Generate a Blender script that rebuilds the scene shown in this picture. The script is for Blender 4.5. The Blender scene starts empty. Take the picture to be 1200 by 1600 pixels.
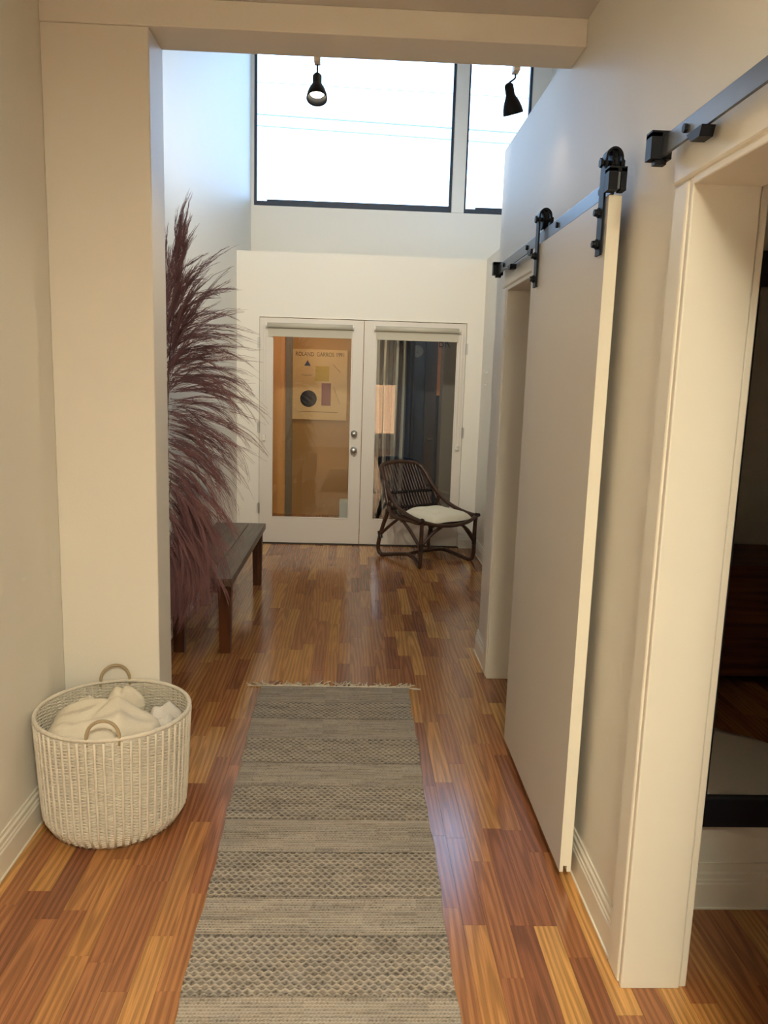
import bpy, math, random
import numpy as np
from mathutils import Vector, Matrix

random.seed(7); rng = np.random.default_rng(11)
S = bpy.context.scene
COL = S.collection
pi = math.pi

# ------------------------------------------------------------------ camera
F, H = 1240.0, 1.52                     # focal length in pixels of the 1200x1600 frame, eye height
def camera_axes(vp=(555, 589), roll=0.031):
    d = Vector((vp[0]-600, vp[1]-800, F)).normalized()
    n = d.cross(Vector((1, roll, 0))).normalized()
    if n.y < 0: n = -n
    x = n.cross(d).normalized()
    return x, d, -n                     # world X, Y, Z written in picture axes (right, down, forward)
AX, AY, AZ = camera_axes()
cd = bpy.data.cameras.new('camera'); co = bpy.data.objects.new('camera', cd); COL.objects.link(co)
cd.sensor_fit = 'VERTICAL'; cd.sensor_height = 32.0; cd.lens = F/1600*32.0
cd.clip_start = 0.05; cd.clip_end = 200
row = lambda i: Vector((AX[i], AY[i], AZ[i]))
m3 = Matrix((row(0), -row(1), -row(2))).transposed()
co.matrix_world = Matrix.Translation((0, 0, H)) @ m3.to_4x4()
S.camera = co

# ------------------------------------------------------------------ sky, daylight, exposure
w = bpy.data.worlds.new('sky'); S.world = w; w.use_nodes = True
bg = w.node_tree.nodes['Background']
bg.inputs[0].default_value = (0.40, 0.63, 1.0, 1); bg.inputs[1].default_value = 5.2
def area(name, loc, rot, sx, sy, power, color, portal=False):
    l = bpy.data.lights.new(name, 'AREA'); l.shape = 'RECTANGLE'; l.size = sx; l.size_y = sy
    l.energy = power; l.color = color
    if portal: l.cycles.is_portal = True
    o = bpy.data.objects.new(name, l); COL.objects.link(o); o.location = loc; o.rotation_euler = rot
    return o
area('high_window_portal', (0.31, 8.21, 3.86), (pi/2, 0, pi), 2.7, 1.5, 1.0, (1, 1, 1), True).rotation_euler = (-pi/2, 0, 0)
V = S.view_settings
V.view_transform = 'Standard'; V.look = 'None'; V.gamma = 1.0; V.exposure = 1.0; V.use_curve_mapping = False

# ------------------------------------------------------------------ helpers
def ray(u, v):
    c = Vector((u-600, v-800, F)); return Vector((c.dot(AX), c.dot(AY), c.dot(AZ)))
def at_y(u, v, Y): r = ray(u, v); return Vector((0, 0, H)) + r*(Y/r.y)
def at_x(u, v, X): r = ray(u, v); return Vector((0, 0, H)) + r*(X/r.x)
def at_z(u, v, z=0.0): r = ray(u, v); return Vector((0, 0, H)) + r*((z-H)/r.z)

class MB:
    """collects vertices and faces, then links them as one mesh object"""
    def __init__(s): s.v = []; s.f = []
    def add(s, vs, fs):
        n = len(s.v); s.v += [tuple(p) for p in vs]; s.f += [tuple(i+n for i in q) for q in fs]; return s
    def box(s, a, b):
        (x0, y0, z0), (x1, y1, z1) = a, b
        vs = [(x0,y0,z0),(x1,y0,z0),(x1,y1,z0),(x0,y1,z0),(x0,y0,z1),(x1,y0,z1),(x1,y1,z1),(x0,y1,z1)]
        return s.add(vs, [(0,3,2,1),(4,5,6,7),(0,1,5,4),(1,2,6,5),(2,3,7,6),(3,0,4,7)])
    def tube(s, pts, r, n=8, closed=False, cap=True):
        pts = [Vector(p) for p in pts]; m = len(pts)
        rr = r if hasattr(r, '__len__') else [r]*m
        T = []
        for i in range(m):
            a = pts[(i-1) % m] if (closed or i > 0) else pts[i]
            b = pts[(i+1) % m] if (closed or i < m-1) else pts[i]
            t = b-a; T.append(t.normalized() if t.length > 1e-9 else Vector((0, 0, 1)))
        ref = Vector((0, 0, 1)) if abs(T[0].z) < .9 else Vector((1, 0, 0))
        nv = (ref - T[0]*ref.dot(T[0])).normalized()
        vs = []
        for i in range(m):
            nv = nv - T[i]*nv.dot(T[i])
            nv = nv.normalized() if nv.length > 1e-6 else T[i].orthogonal().normalized()
            bv = T[i].cross(nv)
            for k in range(n):
                a = 2*pi*k/n; vs.append(pts[i] + (nv*math.cos(a) + bv*math.sin(a))*rr[i])
        fs = []
        for i in range(m if closed else m-1):
            j = (i+1) % m
            for k in range(n):
                q = (k+1) % n; fs.append((i*n+k, i*n+q, j*n+q, j*n+k))
        if cap and not closed:
            fs.append(tuple(range(n-1, -1, -1))); fs.append(tuple((m-1)*n+k for k in range(n)))
        return s.add(vs, fs)
    def lathe(s, prof, c=(0, 0, 0), n=24, axis=(0, 0, 1)):
        ax = Vector(axis).normalized(); u = ax.orthogonal().normalized(); w_ = ax.cross(u); c = Vector(c)
        vs = []
        for r, z in prof:
            for k in range(n):
                a = 2*pi*k/n; vs.append(c + ax*z + (u*math.cos(a)+w_*math.sin(a))*max(r, 1e-4))
        fs = [(i*n+k, i*n+(k+1) % n, (i+1)*n+(k+1) % n, (i+1)*n+k) for i in range(len(prof)-1) for k in range(n)]
        fs.append(tuple(range(n-1, -1, -1))); fs.append(tuple((len(prof)-1)*n+k for k in range(n)))
        return s.add(vs, fs)
    def extrude(s, poly, a, b):
        """poly: 3D points of one end; shifted from offset a to offset b"""
        n = len(poly); a = Vector(a); b = Vector(b)
        vs = [Vector(p)+a for p in poly] + [Vector(p)+b for p in poly]
        fs = [tuple(range(n-1, -1, -1)), tuple(range(n, 2*n))] + [(i, (i+1) % n, (i+1) % n+n, i+n) for i in range(n)]
        return s.add(vs, fs)
    def build(s, name, mat, parent=None, smooth=False, bevel=0.0, col=None, fix=True):
        me = bpy.data.meshes.new(name); me.from_pydata(s.v, [], s.f)
        if fix:
            import bmesh
            bm = bmesh.new(); bm.from_mesh(me); bmesh.ops.recalc_face_normals(bm, faces=bm.faces); bm.to_mesh(me); bm.free()
        return link(name, me, mat, parent, smooth, bevel, col)
def link(name, me, mat, parent=None, smooth=False, bevel=0.0, col=None):
    if col is not None:
        at = me.attributes.new('col', 'FLOAT_COLOR', 'POINT')
        c = np.ones((len(me.vertices), 4), np.float32); c[:, :3] = col; at.data.foreach_set('color', c.ravel())
    if smooth: me.shade_smooth()
    if mat: me.materials.append(mat)
    o = bpy.data.objects.new(name, me); COL.objects.link(o)
    if parent: o.parent = parent
    if bevel:
        b = o.modifiers.new('bevel', 'BEVEL'); b.width = bevel; b.segments = 2; b.limit_method = 'ANGLE'
    return o
def tag(o, label=None, cat=None, group=None, kind=None):
    if label: o['label'] = label
    if cat: o['category'] = cat
    if group: o['group'] = group
    if kind: o['kind'] = kind
    return o
def empty(name, loc, label, cat, group=None):
    o = bpy.data.objects.new(name, None); COL.objects.link(o); o.location = loc; o.empty_display_size = .1
    return tag(o, label, cat, group)
def struct(o, label=None): return tag(o, label=label, kind='structure')
def catmull(P, n=6, closed=False):
    P = [Vector(p) for p in P]; m = len(P); out = []
    for i in range(m if closed else m-1):
        g = lambda k: P[k % m] if closed else P[min(max(k, 0), m-1)]
        a, b, c, d = g(i-1), g(i), g(i+1), g(i+2)
        for k in range(n):
            t = k/n
            out.append(.5*((2*b) + (c-a)*t + (2*a-5*b+4*c-d)*t*t + (3*b-a-3*c+d)*t**3))
    if not closed: out.append(P[-1])
    return out
def lin(h):  # sRGB hex to linear
    c = [int(h[i:i+2], 16)/255 for i in (0, 2, 4)]
    return tuple(x/12.92 if x <= .04045 else ((x+.055)/1.055)**2.4 for x in c)

# ------------------------------------------------------------------ materials
def nodes(name):
    m = bpy.data.materials.new(name); m.use_nodes = True; nt = m.node_tree
    return m, nt, nt.nodes['Principled BSDF']
def mat(name, c, rough=.6, spec=.5, metal=0.0, var=0.0, vscale=6.0, bump=0.0, bscale=60.0, stretch=(1, 1, 1)):
    m, nt, p = nodes(name); N, L = nt.nodes, nt.links
    p.inputs['Base Color'].default_value = (*c, 1); p.inputs['Roughness'].default_value = rough
    p.inputs['Specular IOR Level'].default_value = spec; p.inputs['Metallic'].default_value = metal
    if var or bump:
        tc = N.new('ShaderNodeTexCoord'); mp = N.new('ShaderNodeMapping'); mp.inputs['Scale'].default_value = stretch
        L.new(tc.outputs['Object'], mp.inputs['Vector'])
    if var:
        nz = N.new('ShaderNodeTexNoise'); nz.inputs['Scale'].default_value = vscale; nz.inputs['Detail'].default_value = 5
        L.new(mp.outputs[0], nz.inputs['Vector'])
        mx = N.new('ShaderNodeMix'); mx.data_type = 'RGBA'
        mx.inputs[6].default_value = (*[x*(1-var) for x in c], 1); mx.inputs[7].default_value = (*[min(x*(1+var), 1) for x in c], 1)
        L.new(nz.outputs['Fac'], mx.inputs[0]); L.new(mx.outputs[2], p.inputs['Base Color'])
    if bump:
        nb = N.new('ShaderNodeTexNoise'); nb.inputs['Scale'].default_value = bscale; nb.inputs['Detail'].default_value = 4
        L.new(mp.outputs[0], nb.inputs['Vector'])
        b = N.new('ShaderNodeBump'); b.inputs['Strength'].default_value = bump; b.inputs['Distance'].default_value = .01
        L.new(nb.outputs['Fac'], b.inputs['Height']); L.new(b.outputs[0], p.inputs['Normal'])
    return m
def matcol(name, rough=.9, spec=.2):
    m, nt, p = nodes(name); a = nt.nodes.new('ShaderNodeAttribute'); a.attribute_name = 'col'
    nt.links.new(a.outputs['Color'], p.inputs['Base Color']); p.inputs['Roughness'].default_value = rough
    p.inputs['Specular IOR Level'].default_value = spec
    return m
def matwood(name, c0, c1, scale=1.0, rough=.35, axis='Y'):
    """streaky stained timber, grain along one object axis"""
    m, nt, p = nodes(name); N, L = nt.nodes, nt.links
    tc = N.new('ShaderNodeTexCoord'); mp = N.new('ShaderNodeMapping')
    st = {'X': (2, 30, 30), 'Y': (30, 2, 30), 'Z': (30, 30, 2)}[axis]
    mp.inputs['Scale'].default_value = [x*scale for x in st]; L.new(tc.outputs['Object'], mp.inputs['Vector'])
    nz = N.new('ShaderNodeTexNoise'); nz.inputs['Scale'].default_value = 1.5; nz.inputs['Detail'].default_value = 6
    L.new(mp.outputs[0], nz.inputs['Vector'])
    rp = N.new('ShaderNodeValToRGB'); rp.color_ramp.elements[0].position = .35; rp.color_ramp.elements[1].position = .68
    rp.color_ramp.elements[0].color = (*c0, 1); rp.color_ramp.elements[1].color = (*c1, 1)
    L.new(nz.outputs['Fac'], rp.inputs[0]); L.new(rp.outputs[0], p.inputs['Base Color'])
    p.inputs['Roughness'].default_value = rough
    return m
def mat_floor():
    m, nt, p = nodes('oak_laminate'); N, L = nt.nodes, nt.links
    def attr(n):
        a = N.new('ShaderNodeAttribute'); a.attribute_name = n; return a
    g, t = attr('grain'), attr('tone')
    # cathedral figure: distorted long rings
    mp = N.new('ShaderNodeMapping'); mp.inputs['Scale'].default_value = (17, .9, 1); L.new(g.outputs['Vector'], mp.inputs['Vector'])
    wv = N.new('ShaderNodeTexWave'); wv.wave_type = 'RINGS'; wv.rings_direction = 'Z'; wv.inputs['Scale'].default_value = 1.05
    wv.inputs['Distortion'].default_value = 4.5; wv.inputs['Detail'].default_value = 2.5; wv.inputs['Detail Scale'].default_value = 1.1
    L.new(mp.outputs[0], wv.inputs['Vector'])
    mp2 = N.new('ShaderNodeMapping'); mp2.inputs['Scale'].default_value = (230, 6, 1); L.new(g.outputs['Vector'], mp2.inputs['Vector'])
    nz = N.new('ShaderNodeTexNoise'); nz.inputs['Scale'].default_value = 1; nz.inputs['Detail'].default_value = 4; L.new(mp2.outputs[0], nz.inputs['Vector'])
    base = N.new('ShaderNodeValToRGB'); cr = base.color_ramp; cr.interpolation = 'LINEAR'
    cols = [(0, '7F4F38'), (.25, '945E3E'), (.5, 'A56D45'), (.75, 'B9834C'), (1, 'D09C5C')]
    cr.elements[0].position = 0; cr.elements[0].color = (*lin(cols[0][1]), 1); cr.elements[1].position = 1; cr.elements[1].color = (*lin(cols[4][1]), 1)
    for q, h in cols[1:4]:
        e = cr.elements.new(q); e.color = (*lin(h), 1)
    L.new(t.outputs['Fac'], base.inputs[0])
    mr = N.new('ShaderNodeMapRange'); mr.inputs['From Min'].default_value = .25; mr.inputs['From Max'].default_value = .8
    mr.inputs['To Min'].default_value = .80; mr.inputs['To Max'].default_value = 1.14; L.new(wv.outputs['Fac'], mr.inputs['Value'])
    mr2 = N.new('ShaderNodeMapRange'); mr2.inputs['From Min'].default_value = .3; mr2.inputs['From Max'].default_value = .7
    mr2.inputs['To Min'].default_value = .78; mr2.inputs['To Max'].default_value = 1.15; L.new(nz.outputs['Fac'], mr2.inputs['Value'])
    mu = N.new('ShaderNodeMath'); mu.operation = 'MULTIPLY'; L.new(mr.outputs[0], mu.inputs[0]); L.new(mr2.outputs[0], mu.inputs[1])
    mx = N.new('ShaderNodeMix'); mx.data_type = 'RGBA'; mx.blend_type = 'MULTIPLY'; mx.inputs[0].default_value = 1
    L.new(base.outputs[0], mx.inputs[6]); L.new(mu.outputs[0], mx.inputs[7]); L.new(mx.outputs[2], p.inputs['Base Color'])
    p.inputs['Roughness'].default_value = .17; p.inputs['Specular IOR Level'].default_value = .65
    b = N.new('ShaderNodeBump'); b.inputs['Strength'].default_value = .04; b.inputs['Distance'].default_value = .002
    L.new(mu.outputs[0], b.inputs['Height']); L.new(b.outputs[0], p.inputs['Normal'])
    return m
def mat_glass(name, refl=.09):
    m = bpy.data.materials.new(name); m.use_nodes = True; nt = m.node_tree; N, L = nt.nodes, nt.links
    N.remove(N['Principled BSDF']); out = N['Material Output']
    t = N.new('ShaderNodeBsdfTransparent'); t.inputs[0].default_value = (.93, .95, .94, 1)
    g = N.new('ShaderNodeBsdfGlossy'); g.inputs['Roughness'].default_value = .015
    fr = N.new('ShaderNodeFresnel'); fr.inputs['IOR'].default_value = 1.7
    mx = N.new('ShaderNodeMixShader'); L.new(fr.outputs[0], mx.inputs[0]); L.new(t.outputs[0], mx.inputs[1]); L.new(g.outputs[0], mx.inputs[2])
    L.new(mx.outputs[0], out.inputs[0]); return m
def mat_emit(name, c, s):
    m, nt, p = nodes(name); p.inputs['Base Color'].default_value = (*c, 1)
    p.inputs['Emission Color'].default_value = (*c, 1); p.inputs['Emission Strength'].default_value = s; return m

M = {}
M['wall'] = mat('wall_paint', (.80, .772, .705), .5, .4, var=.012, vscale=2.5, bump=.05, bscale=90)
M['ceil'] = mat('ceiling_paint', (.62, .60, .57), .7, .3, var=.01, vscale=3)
M['trim'] = mat('trim_paint', (.80, .77, .69), .38, .5, var=.01)
M['door'] = mat('door_paint', (.70, .655, .595), .42, .5, var=.012, vscale=4)
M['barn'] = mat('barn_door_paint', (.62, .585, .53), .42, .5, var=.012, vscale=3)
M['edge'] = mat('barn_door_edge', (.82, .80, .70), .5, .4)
M['black'] = mat('black_steel', (.006, .008, .013), .48, .18, var=.1, vscale=30)
M['chrome'] = mat('satin_nickel', (.55, .54, .52), .28, .5, 1.0)
M['floor'] = mat_floor()
M['glass'] = mat_glass('clear_glass')
M['winframe'] = mat('dark_window_frame', (.035, .05, .075), .5, .4, var=.2, vscale=20)
M['linen'] = mat('blind_linen', (.56, .53, .44), .9, .2, var=.04, vscale=120, bump=.15, bscale=400)
M['wicker'] = mat('white_wicker', (.70, .655, .57), .6, .3, var=.16, vscale=45)
M['handle'] = mat('natural_rattan', (.40, .31, .19), .55, .4, var=.15, vscale=40)
M['rattan'] = mat('dark_rattan', (.050, .022, .013), .33, .5, var=.45, vscale=14)
M['binding'] = mat('dark_binding', (.012, .008, .008), .45, .4)
M['cushion'] = mat('cream_cushion', (.74, .70, .58), .9, .2, var=.04, vscale=20, bump=.2, bscale=150)
M['towel'] = mat('cream_cloth', (.78, .72, .61), .95, .15, var=.03, vscale=30, bump=.35, bscale=260)
M['towelw'] = mat('white_terry', (.80, .77, .74), .95, .15, var=.03, vscale=60, bump=.6, bscale=330)
M['benchtop'] = matwood('bench_top_wood', lin('3E3227'), lin('6A5944'), .8, .38)
M['benchleg'] = matwood('bench_leg_wood', lin('3A1E0F'), lin('6B3B1C'), .8, .4, 'Z')
M['plume'] = mat('plum_plume', (.26, .135, .14), .75, .2, var=.4, vscale=9)
M['stem'] = mat('plume_stem', (.16, .08, .05), .6, .3)
M['vase'] = mat('stoneware', (.42, .38, .32), .6, .4, var=.08)
M['col'] = matcol('woven_yarn')
M['cotton'] = mat('fringe_cotton', (.70, .63, .50), .9, .2)
M['plastic'] = mat('white_plastic', (.78, .76, .70), .4, .5)

# ------------------------------------------------------------------ the place: key planes (metres)
XL, XR, XR2 = -1.04, .735, .855       # left wall, corridor face and room face of the right partition
YP0, YP1 = 2.81, 3.0                  # pillar and beam
ZB, ZC, ZH = 2.614, 2.70, 4.8         # beam underside, hall ceiling, high ceiling
YD, ZL, YU = 7.12, 2.56, 8.06         # wall with the glass doors, its ledge, the high window wall
XN = 1.12                             # nook wall on the right
YR = -3.0                             # rear wall behind the camera

struct(MB().box((XL-.12, YR, 0), (XL, YU+.14, ZH)).build('wall_left', M['wall']))
struct(MB().box((XL, YP0, 0), (-.693, YP1, ZB)).build('wall_pillar', M['wall'], bevel=.004), 'cream painted pillar standing out from the left wall')
m = MB()
R0, R1, R2, R3 = .95, 1.79, 3.14, 3.905   # near doorway and far doorway in the right partition
m.box((XR, -.25, 0), (XR2, R0, ZC)); m.box((XR, R0, 1.985), (XR2, R1, ZC)); m.box((XR, R1, 0), (XR2, YP1, ZC))
m.box((XR, YP1, 0), (XR2, R2, 2.68)); m.box((XR, R2, 1.985), (XR2, R3, 2.68)); m.box((XR, R3, 0), (XR2, 4.275, 2.68))
struct(m.build('wall_right', M['wall']))
struct(MB().box((XR+.005, 4.275, 0), (XR2, 4.335, 2.17)).build('trim_2', M['wall'], bevel=.004))
m = MB(); o0, o1, oz = -.853, .983, 2.025
m.box((XL, YD, 0), (o0, YD+.12, ZL)); m.box((o1, YD, 0), (XN+.1, YD+.12, ZL)); m.box((o0, YD, oz), (o1, YD+.12, ZL))
m.box((XL, YD+.12, ZL-.08), (1.9, YU, ZL))
struct(m.build('wall_back', M['wall']))
W1, W2, W3 = (-1.015, .893), (1.012, 1.625), (3.12, 4.6)
m = MB()
m.box((XL, YU, 2.4), (1.9, YU+.14, W3[0])); m.box((XL, YU, W3[1]), (1.9, YU+.14, ZH))
m.box((XL, YU, W3[0]), (W1[0], YU+.14, W3[1])); m.box((W1[1], YU-.02, W3[0]), (W2[0], YU+.14, W3[1])); m.box((W2[1], YU, W3[0]), (1.9, YU+.14, W3[1]))
struct(m.build('wall_back_upper', M['wall']))
struct(MB().box((1.795, 2.0, 2.5), (1.9, YU, ZH)).build('wall_right_upper', M['wall']))
struct(MB().box((XN, 4.2, 0), (XN+.1, YD, ZL)).build('wall_nook', M['wall']))
struct(MB().box((XR2, 4.16, 0), (XN+.05, 4.275, ZL)).build('wall_nook_end', M['wall']))
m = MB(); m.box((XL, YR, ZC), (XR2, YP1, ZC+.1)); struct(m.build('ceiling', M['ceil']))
struct(MB().box((XL-.1, YP1, ZH), (1.9, YU+.14, ZH+.1)).build('ceiling_high', M['wall']))
struct(MB().box((XL, YP0-.005, ZB), (XR, YP1, ZC)).build('trim_1', M['wall'], bevel=.003), 'cream painted ceiling beam across the corridor')
struct(MB().box((XL, YP1-.1, ZC), (1.9, YP1, ZH)).build('wall_front_upper', M['wall']))
# rooms at the right of the partition, and their loft floor
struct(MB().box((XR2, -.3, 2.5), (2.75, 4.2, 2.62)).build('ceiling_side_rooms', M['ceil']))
struct(MB().box((XR2, 2.1, 0), (2.7, 2.2, 2.5)).build('wall_side_room', M['wall']))
struct(MB().box((2.65, -.3, 0), (2.75, 4.2, 2.5)).build('wall_side_far', M['wall']))
struct(MB().box((XR2, -.35, 0), (2.75, -.25, 2.5)).build('wall_side_near', M['wall']))
struct(MB().box((XN+.1, 4.16, 0), (2.75, 4.275, 2.5)).build('wall_side_end', M['wall']))
# rear of the hall, behind the camera, with its window
m = MB(); r0, r1, q0, q1 = .26, .98, .28, 1.42
m.box((XL, YR-.12, 0), (r0, YR, ZC)); m.box((r1, YR-.12, 0), (2.75, YR, ZC)); m.box((r0, YR-.12, 0), (r1, YR, q0)); m.box((r0, YR-.12, q1), (r1, YR, ZC))
struct(m.build('wall_rear', M['wall']))
struct(MB().box((2.65, YR, 0), (2.75, -.25, ZC)).build('wall_rear_right', M['wall']))
struct(MB().box((XR2, YR, ZC), (2.75, -.25, ZC+.1)).build('ceiling_rear', M['ceil']))

# ------------------------------------------------------------------ floor of narrow oak strips
slab = MB().box((XL-.1, YR-.12, -.12), (2.8, 9.3, -.009)).build('floor', mat('floor_underlay', (.06, .03, .02), .8))
struct(slab)
SW = .0668
strips = []
x = XL - .02; k = 0
while x < 2.7:
    y = YR + random.uniform(-.4, 0)
    while y < 9.1:
        ln = random.choice((.36, .42, .46, .52, .60, .75)) * random.uniform(.9, 1.1)
        strips.append((x, y, ln)); y += ln
    x += SW
def strip_mesh(lst, name):
    vs, fs, tone, gr = [], [], [], []
    for (x, y, ln) in lst:
        g = .00035; x0, x1, y0, y1 = x+g, x+SW-g, y+g, y+ln-g
        n = len(vs)
        vs += [(x0,y0,-.009),(x1,y0,-.009),(x1,y1,-.009),(x0,y1,-.009),(x0,y0,0),(x1,y0,0),(x1,y1,0),(x0,y1,0)]
        fs += [tuple(i+n for i in q) for q in ((4,5,6,7),(0,1,5,4),(1,2,6,5),(2,3,7,6),(3,0,4,7))]
        t = min(max(random.gauss(.48, .17), .05), 1)
        if random.random() < .12: t = random.uniform(.72, .95)
        tone += [t]*8
        ox, oy = random.uniform(-.05, .05), random.uniform(-.4, .4); oz_ = random.uniform(0, 40)
        for q in vs[n:]: gr += [q[0]-x-SW/2+ox, q[1]-y-ln/2+oy, oz_]
    me = bpy.data.meshes.new(name); me.from_pydata(vs, [], fs)
    me.attributes.new('tone', 'FLOAT', 'POINT').data.foreach_set('value', np.array(tone, np.float32))
    me.attributes.new('grain', 'FLOAT_VECTOR', 'POINT').data.foreach_set('vector', np.array(gr, np.float32))
    return me
def strip_key(s):
    x, y, ln = s; cx, cy = x+SW/2, y+ln/2
    vis = -1.03 < cx < 1.0 and 1.45 < cy < 7.1
    if cx > XR-.02 and 1.8 < cy < 4.3: vis = False
    if cx > XR and cy > 4.2 and cx > .75+(cy-4.2)*.14: vis = False
    if -.40 < cx < .27 and cy < 3.7 : vis = False
    if cx < -.72 and cy < 4.0: vis = cx > -1.0 and cy < 2.45
    return (0 if vis else 100) + cy
strips.sort(key=strip_key)
for s in strips[:298]: link('strip', strip_mesh([s], 'strip'), M['floor'], slab)
tag(link('strip_field', strip_mesh(strips[298:], 'strip_field'), M['floor'], slab), kind='stuff')

# ------------------------------------------------------------------ baseboards
def baseboard(name, p, q, nrm, h=.125, t=.016):
    """moulded skirting from p to q on the floor; nrm points away from the wall"""
    p, q, n = Vector((*p, 0)), Vector((*q, 0)), Vector((*nrm, 0))
    prof = [(0, 0), (t+.004, 0), (t+.004, .004), (t, .006), (t, .078), (t-.003, .083), (t-.003, .090), (t-.006, .094), (t-.006, .108), (t-.011, .114), (t-.011, h), (0, h)]
    poly = [n*a + Vector((0, 0, z)) for a, z in prof]
    return struct(MB().extrude(poly, p, q).build(name, M['trim']))
baseboard('baseboard_left', (XL, YR), (XL, YP0), (1, 0))
baseboard('baseboard_pillar', (XL+.02, YP0), (-.695, YP0), (0, -1))
baseboard('baseboard_left_far', (XL, YP1), (XL, YD), (1, 0))
baseboard('baseboard_right', (XR, R1+.085), (XR, R2-.085), (-1, 0))
baseboard('baseboard_right_far', (XR, R3+.085), (XR, 4.325), (-1, 0))
baseboard('baseboard_nook', (XN, 4.3), (XN, YD), (-1, 0))
baseboard('baseboard_back', (o1+.002, YD), (XN-.02, YD), (0, -1))
baseboard('baseboard_back_left', (XL+.02, YD), (o0-.002, YD), (0, -1))
baseboard('baseboard_side_room', (XR2+.02, 2.1), (2.6, 2.1), (0, -1), h=.14)

# ------------------------------------------------------------------ door casings on the right partition
def casing(name, y0, y1, label):
    zt = 1.966; w_ = .08; f = XR-.024
    m = MB()
    m.box((f, y1, 0), (XR, y1+w_, zt)); m.box((f, y0-w_, 0), (XR, y0, zt))
    m.box((f-.003, y0-w_-.004, zt), (XR, y1+w_+.004, zt+.088))
    c = struct(m.build(name, M['trim'], bevel=.007), label)
    j = MB()
    j.box((f+.004, y1-.018, 0), (XR2+.012, y1, zt)); j.box((f+.004, y0, 0), (XR2+.012, y0+.018, zt))
    j.box((f+.004, y0+.018, zt-.016), (XR2+.012, y1-.018, zt+.002))
    j.build('jamb', M['trim'], c, bevel=.003)
    r = MB()
    r.box((XR2+.014, y1-.012, 0), (XR2+.032, y1+w_, zt)); r.box((XR2+.014, y0-w_, 0), (XR2+.032, y0+.012, zt))
    r.box((XR2+.014, y0-w_, zt), (XR2+.032, y1+w_, zt+.08))
    r.build('inner_casing', M['trim'], c, bevel=.003)
    return c
casing('trim_3', R0, R1, 'cream casing around the nearest doorway on the right')
casing('trim_4', R2, R3, 'cream casing around the far doorway on the right')

# ------------------------------------------------------------------ high windows
def high_window(name, x0, x1, label):
    z0, z1 = W3; y = YU+.035
    m = MB(); lw = .024
    m.box((x0, y, z0), (x1, y+.05, z0+.05)); m.box((x0, y, z1-.03), (x1, y+.05, z1))
    m.box((x0, y, z0+.05), (x0+lw, y+.05, z1-.03)); m.box((x1-lw, y, z0+.05), (x1, y+.05, z1-.03))
    m.box((x0+.12, y+.008, z0+.05), (x1-.02, y+.04, z0+.068))
    o = struct(m.build(name, M['winframe']), label)
    MB().box((x0+lw, y+.03, z0+.06), (x1-lw, y+.036, z1-.03)).build('pane', M['glass'], o)
    return o
high_window('window_1', *W1, 'wide high window in a dark frame above the glass doors')
high_window('window_2', *W2, 'narrow high window right of the white mullion')
# wires outside, far beyond the window
wm = mat('weathered_cable', (.22, .22, .23), .7)
for i, (a, b) in enumerate((((400, 178), (785, 206)), ((400, 196), (785, 224)), ((400, 128), (785, 151)))):
    A, B = at_y(*a, 24), at_y(*b, 24); d = B-A; A -= d*1.2; B += d*1.2
    o = MB().tube([A+(B-A)*t for t in (0, .25, .5, .75, 1)], (.026, .022, .013)[i], 6).build('power_line', wm, smooth=True)
    tag(o, ('upper of the two dark power lines crossing the sky', 'lower of the two dark power lines crossing the sky', 'faintest topmost power line high in the window')[i], 'power line', 'power lines outside the high window')
struct(MB().box((-30, 9.35, -.3), (30, 45, -.12)).build('ground', mat('outside_paving', (.42, .42, .40), .9, var=.2)))

# rear window behind the camera
m = MB()
for a, b in (((r0, q0), (r1, q0+.05)), ((r0, q1-.05), (r1, q1)), ((r0, q0+.05), (r0+.05, q1-.05)), ((r1-.05, q0+.05), (r1, q1-.05)), ((.61, q0+.05), (.63, q1-.05))):
    m.box((a[0], YR-.05, a[1]), (b[0], YR, b[1]))
w3 = struct(m.build('window_3', M['trim']))
MB().box((r0+.05, YR-.04, q0+.05), (r1-.05, YR-.035, q1-.05)).build('pane', mat_emit('glowing_pane', (1.0, .62, .36), 2.2), w3)  # glow put into the pane itself, for the warm reflection in the right door

# ------------------------------------------------------------------ glass double doors
def french_door(name, x0, x1, g0, g1, label, hinge_side):
    z0, z1, y0, y1 = .012, 2.008, YD+.008, YD+.052
    gz0, gz1 = .238, 1.905
    m = MB()
    m.box((x0, y0, z0), (g0, y1, z1)); m.box((g1, y0, z0), (x1, y1, z1))
    m.box((g0, y0, z0), (g1, y1, gz0)); m.box((g0, y0, gz1), (g1, y1, z1))
    o = struct(m.build(name, M['door']), label)
    b = MB(); t = .012
    b.box((g0, y0-.003, gz0), (g0+t, y0+.012, gz1)); b.box((g1-t, y0-.003, gz0), (g1, y0+.012, gz1))
    b.box((g0+t, y0-.003, gz0), (g1-t, y0+.012, gz0+t)); b.box((g0+t, y0-.003, gz1-t), (g1-t, y0+.012, gz1))
    b.build('glazing_bead', M['door'], o, bevel=.003)
    MB().box((g0+.002, y0+.02, gz0+.002), (g1-.002, y0+.024, gz1-.002)).build('glass_pane', M['glass'], o)
    hx = x0-.006 if hinge_side < 0 else x1+.006
    for zc in (1.79, 1.052, .325):
        h = MB(); h.tube([(hx, YD+.002, zc-.05), (hx, YD+.002, zc+.05)], .007, 10); h.box((hx-.012, YD-.001, zc-.046), (hx+.012, YD+.009, zc+.046))
        h.build('hinge', M['chrome'], o)
    return o
dl = french_door('door_1', o0+.012, .066, -.735, -.028, 'left glass door leaf with round nickel knob and lock', -1)
dr = french_door('door_2', .072, o1-.012, .176, .902, 'right glass door leaf behind the rattan chair', 1)
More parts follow.
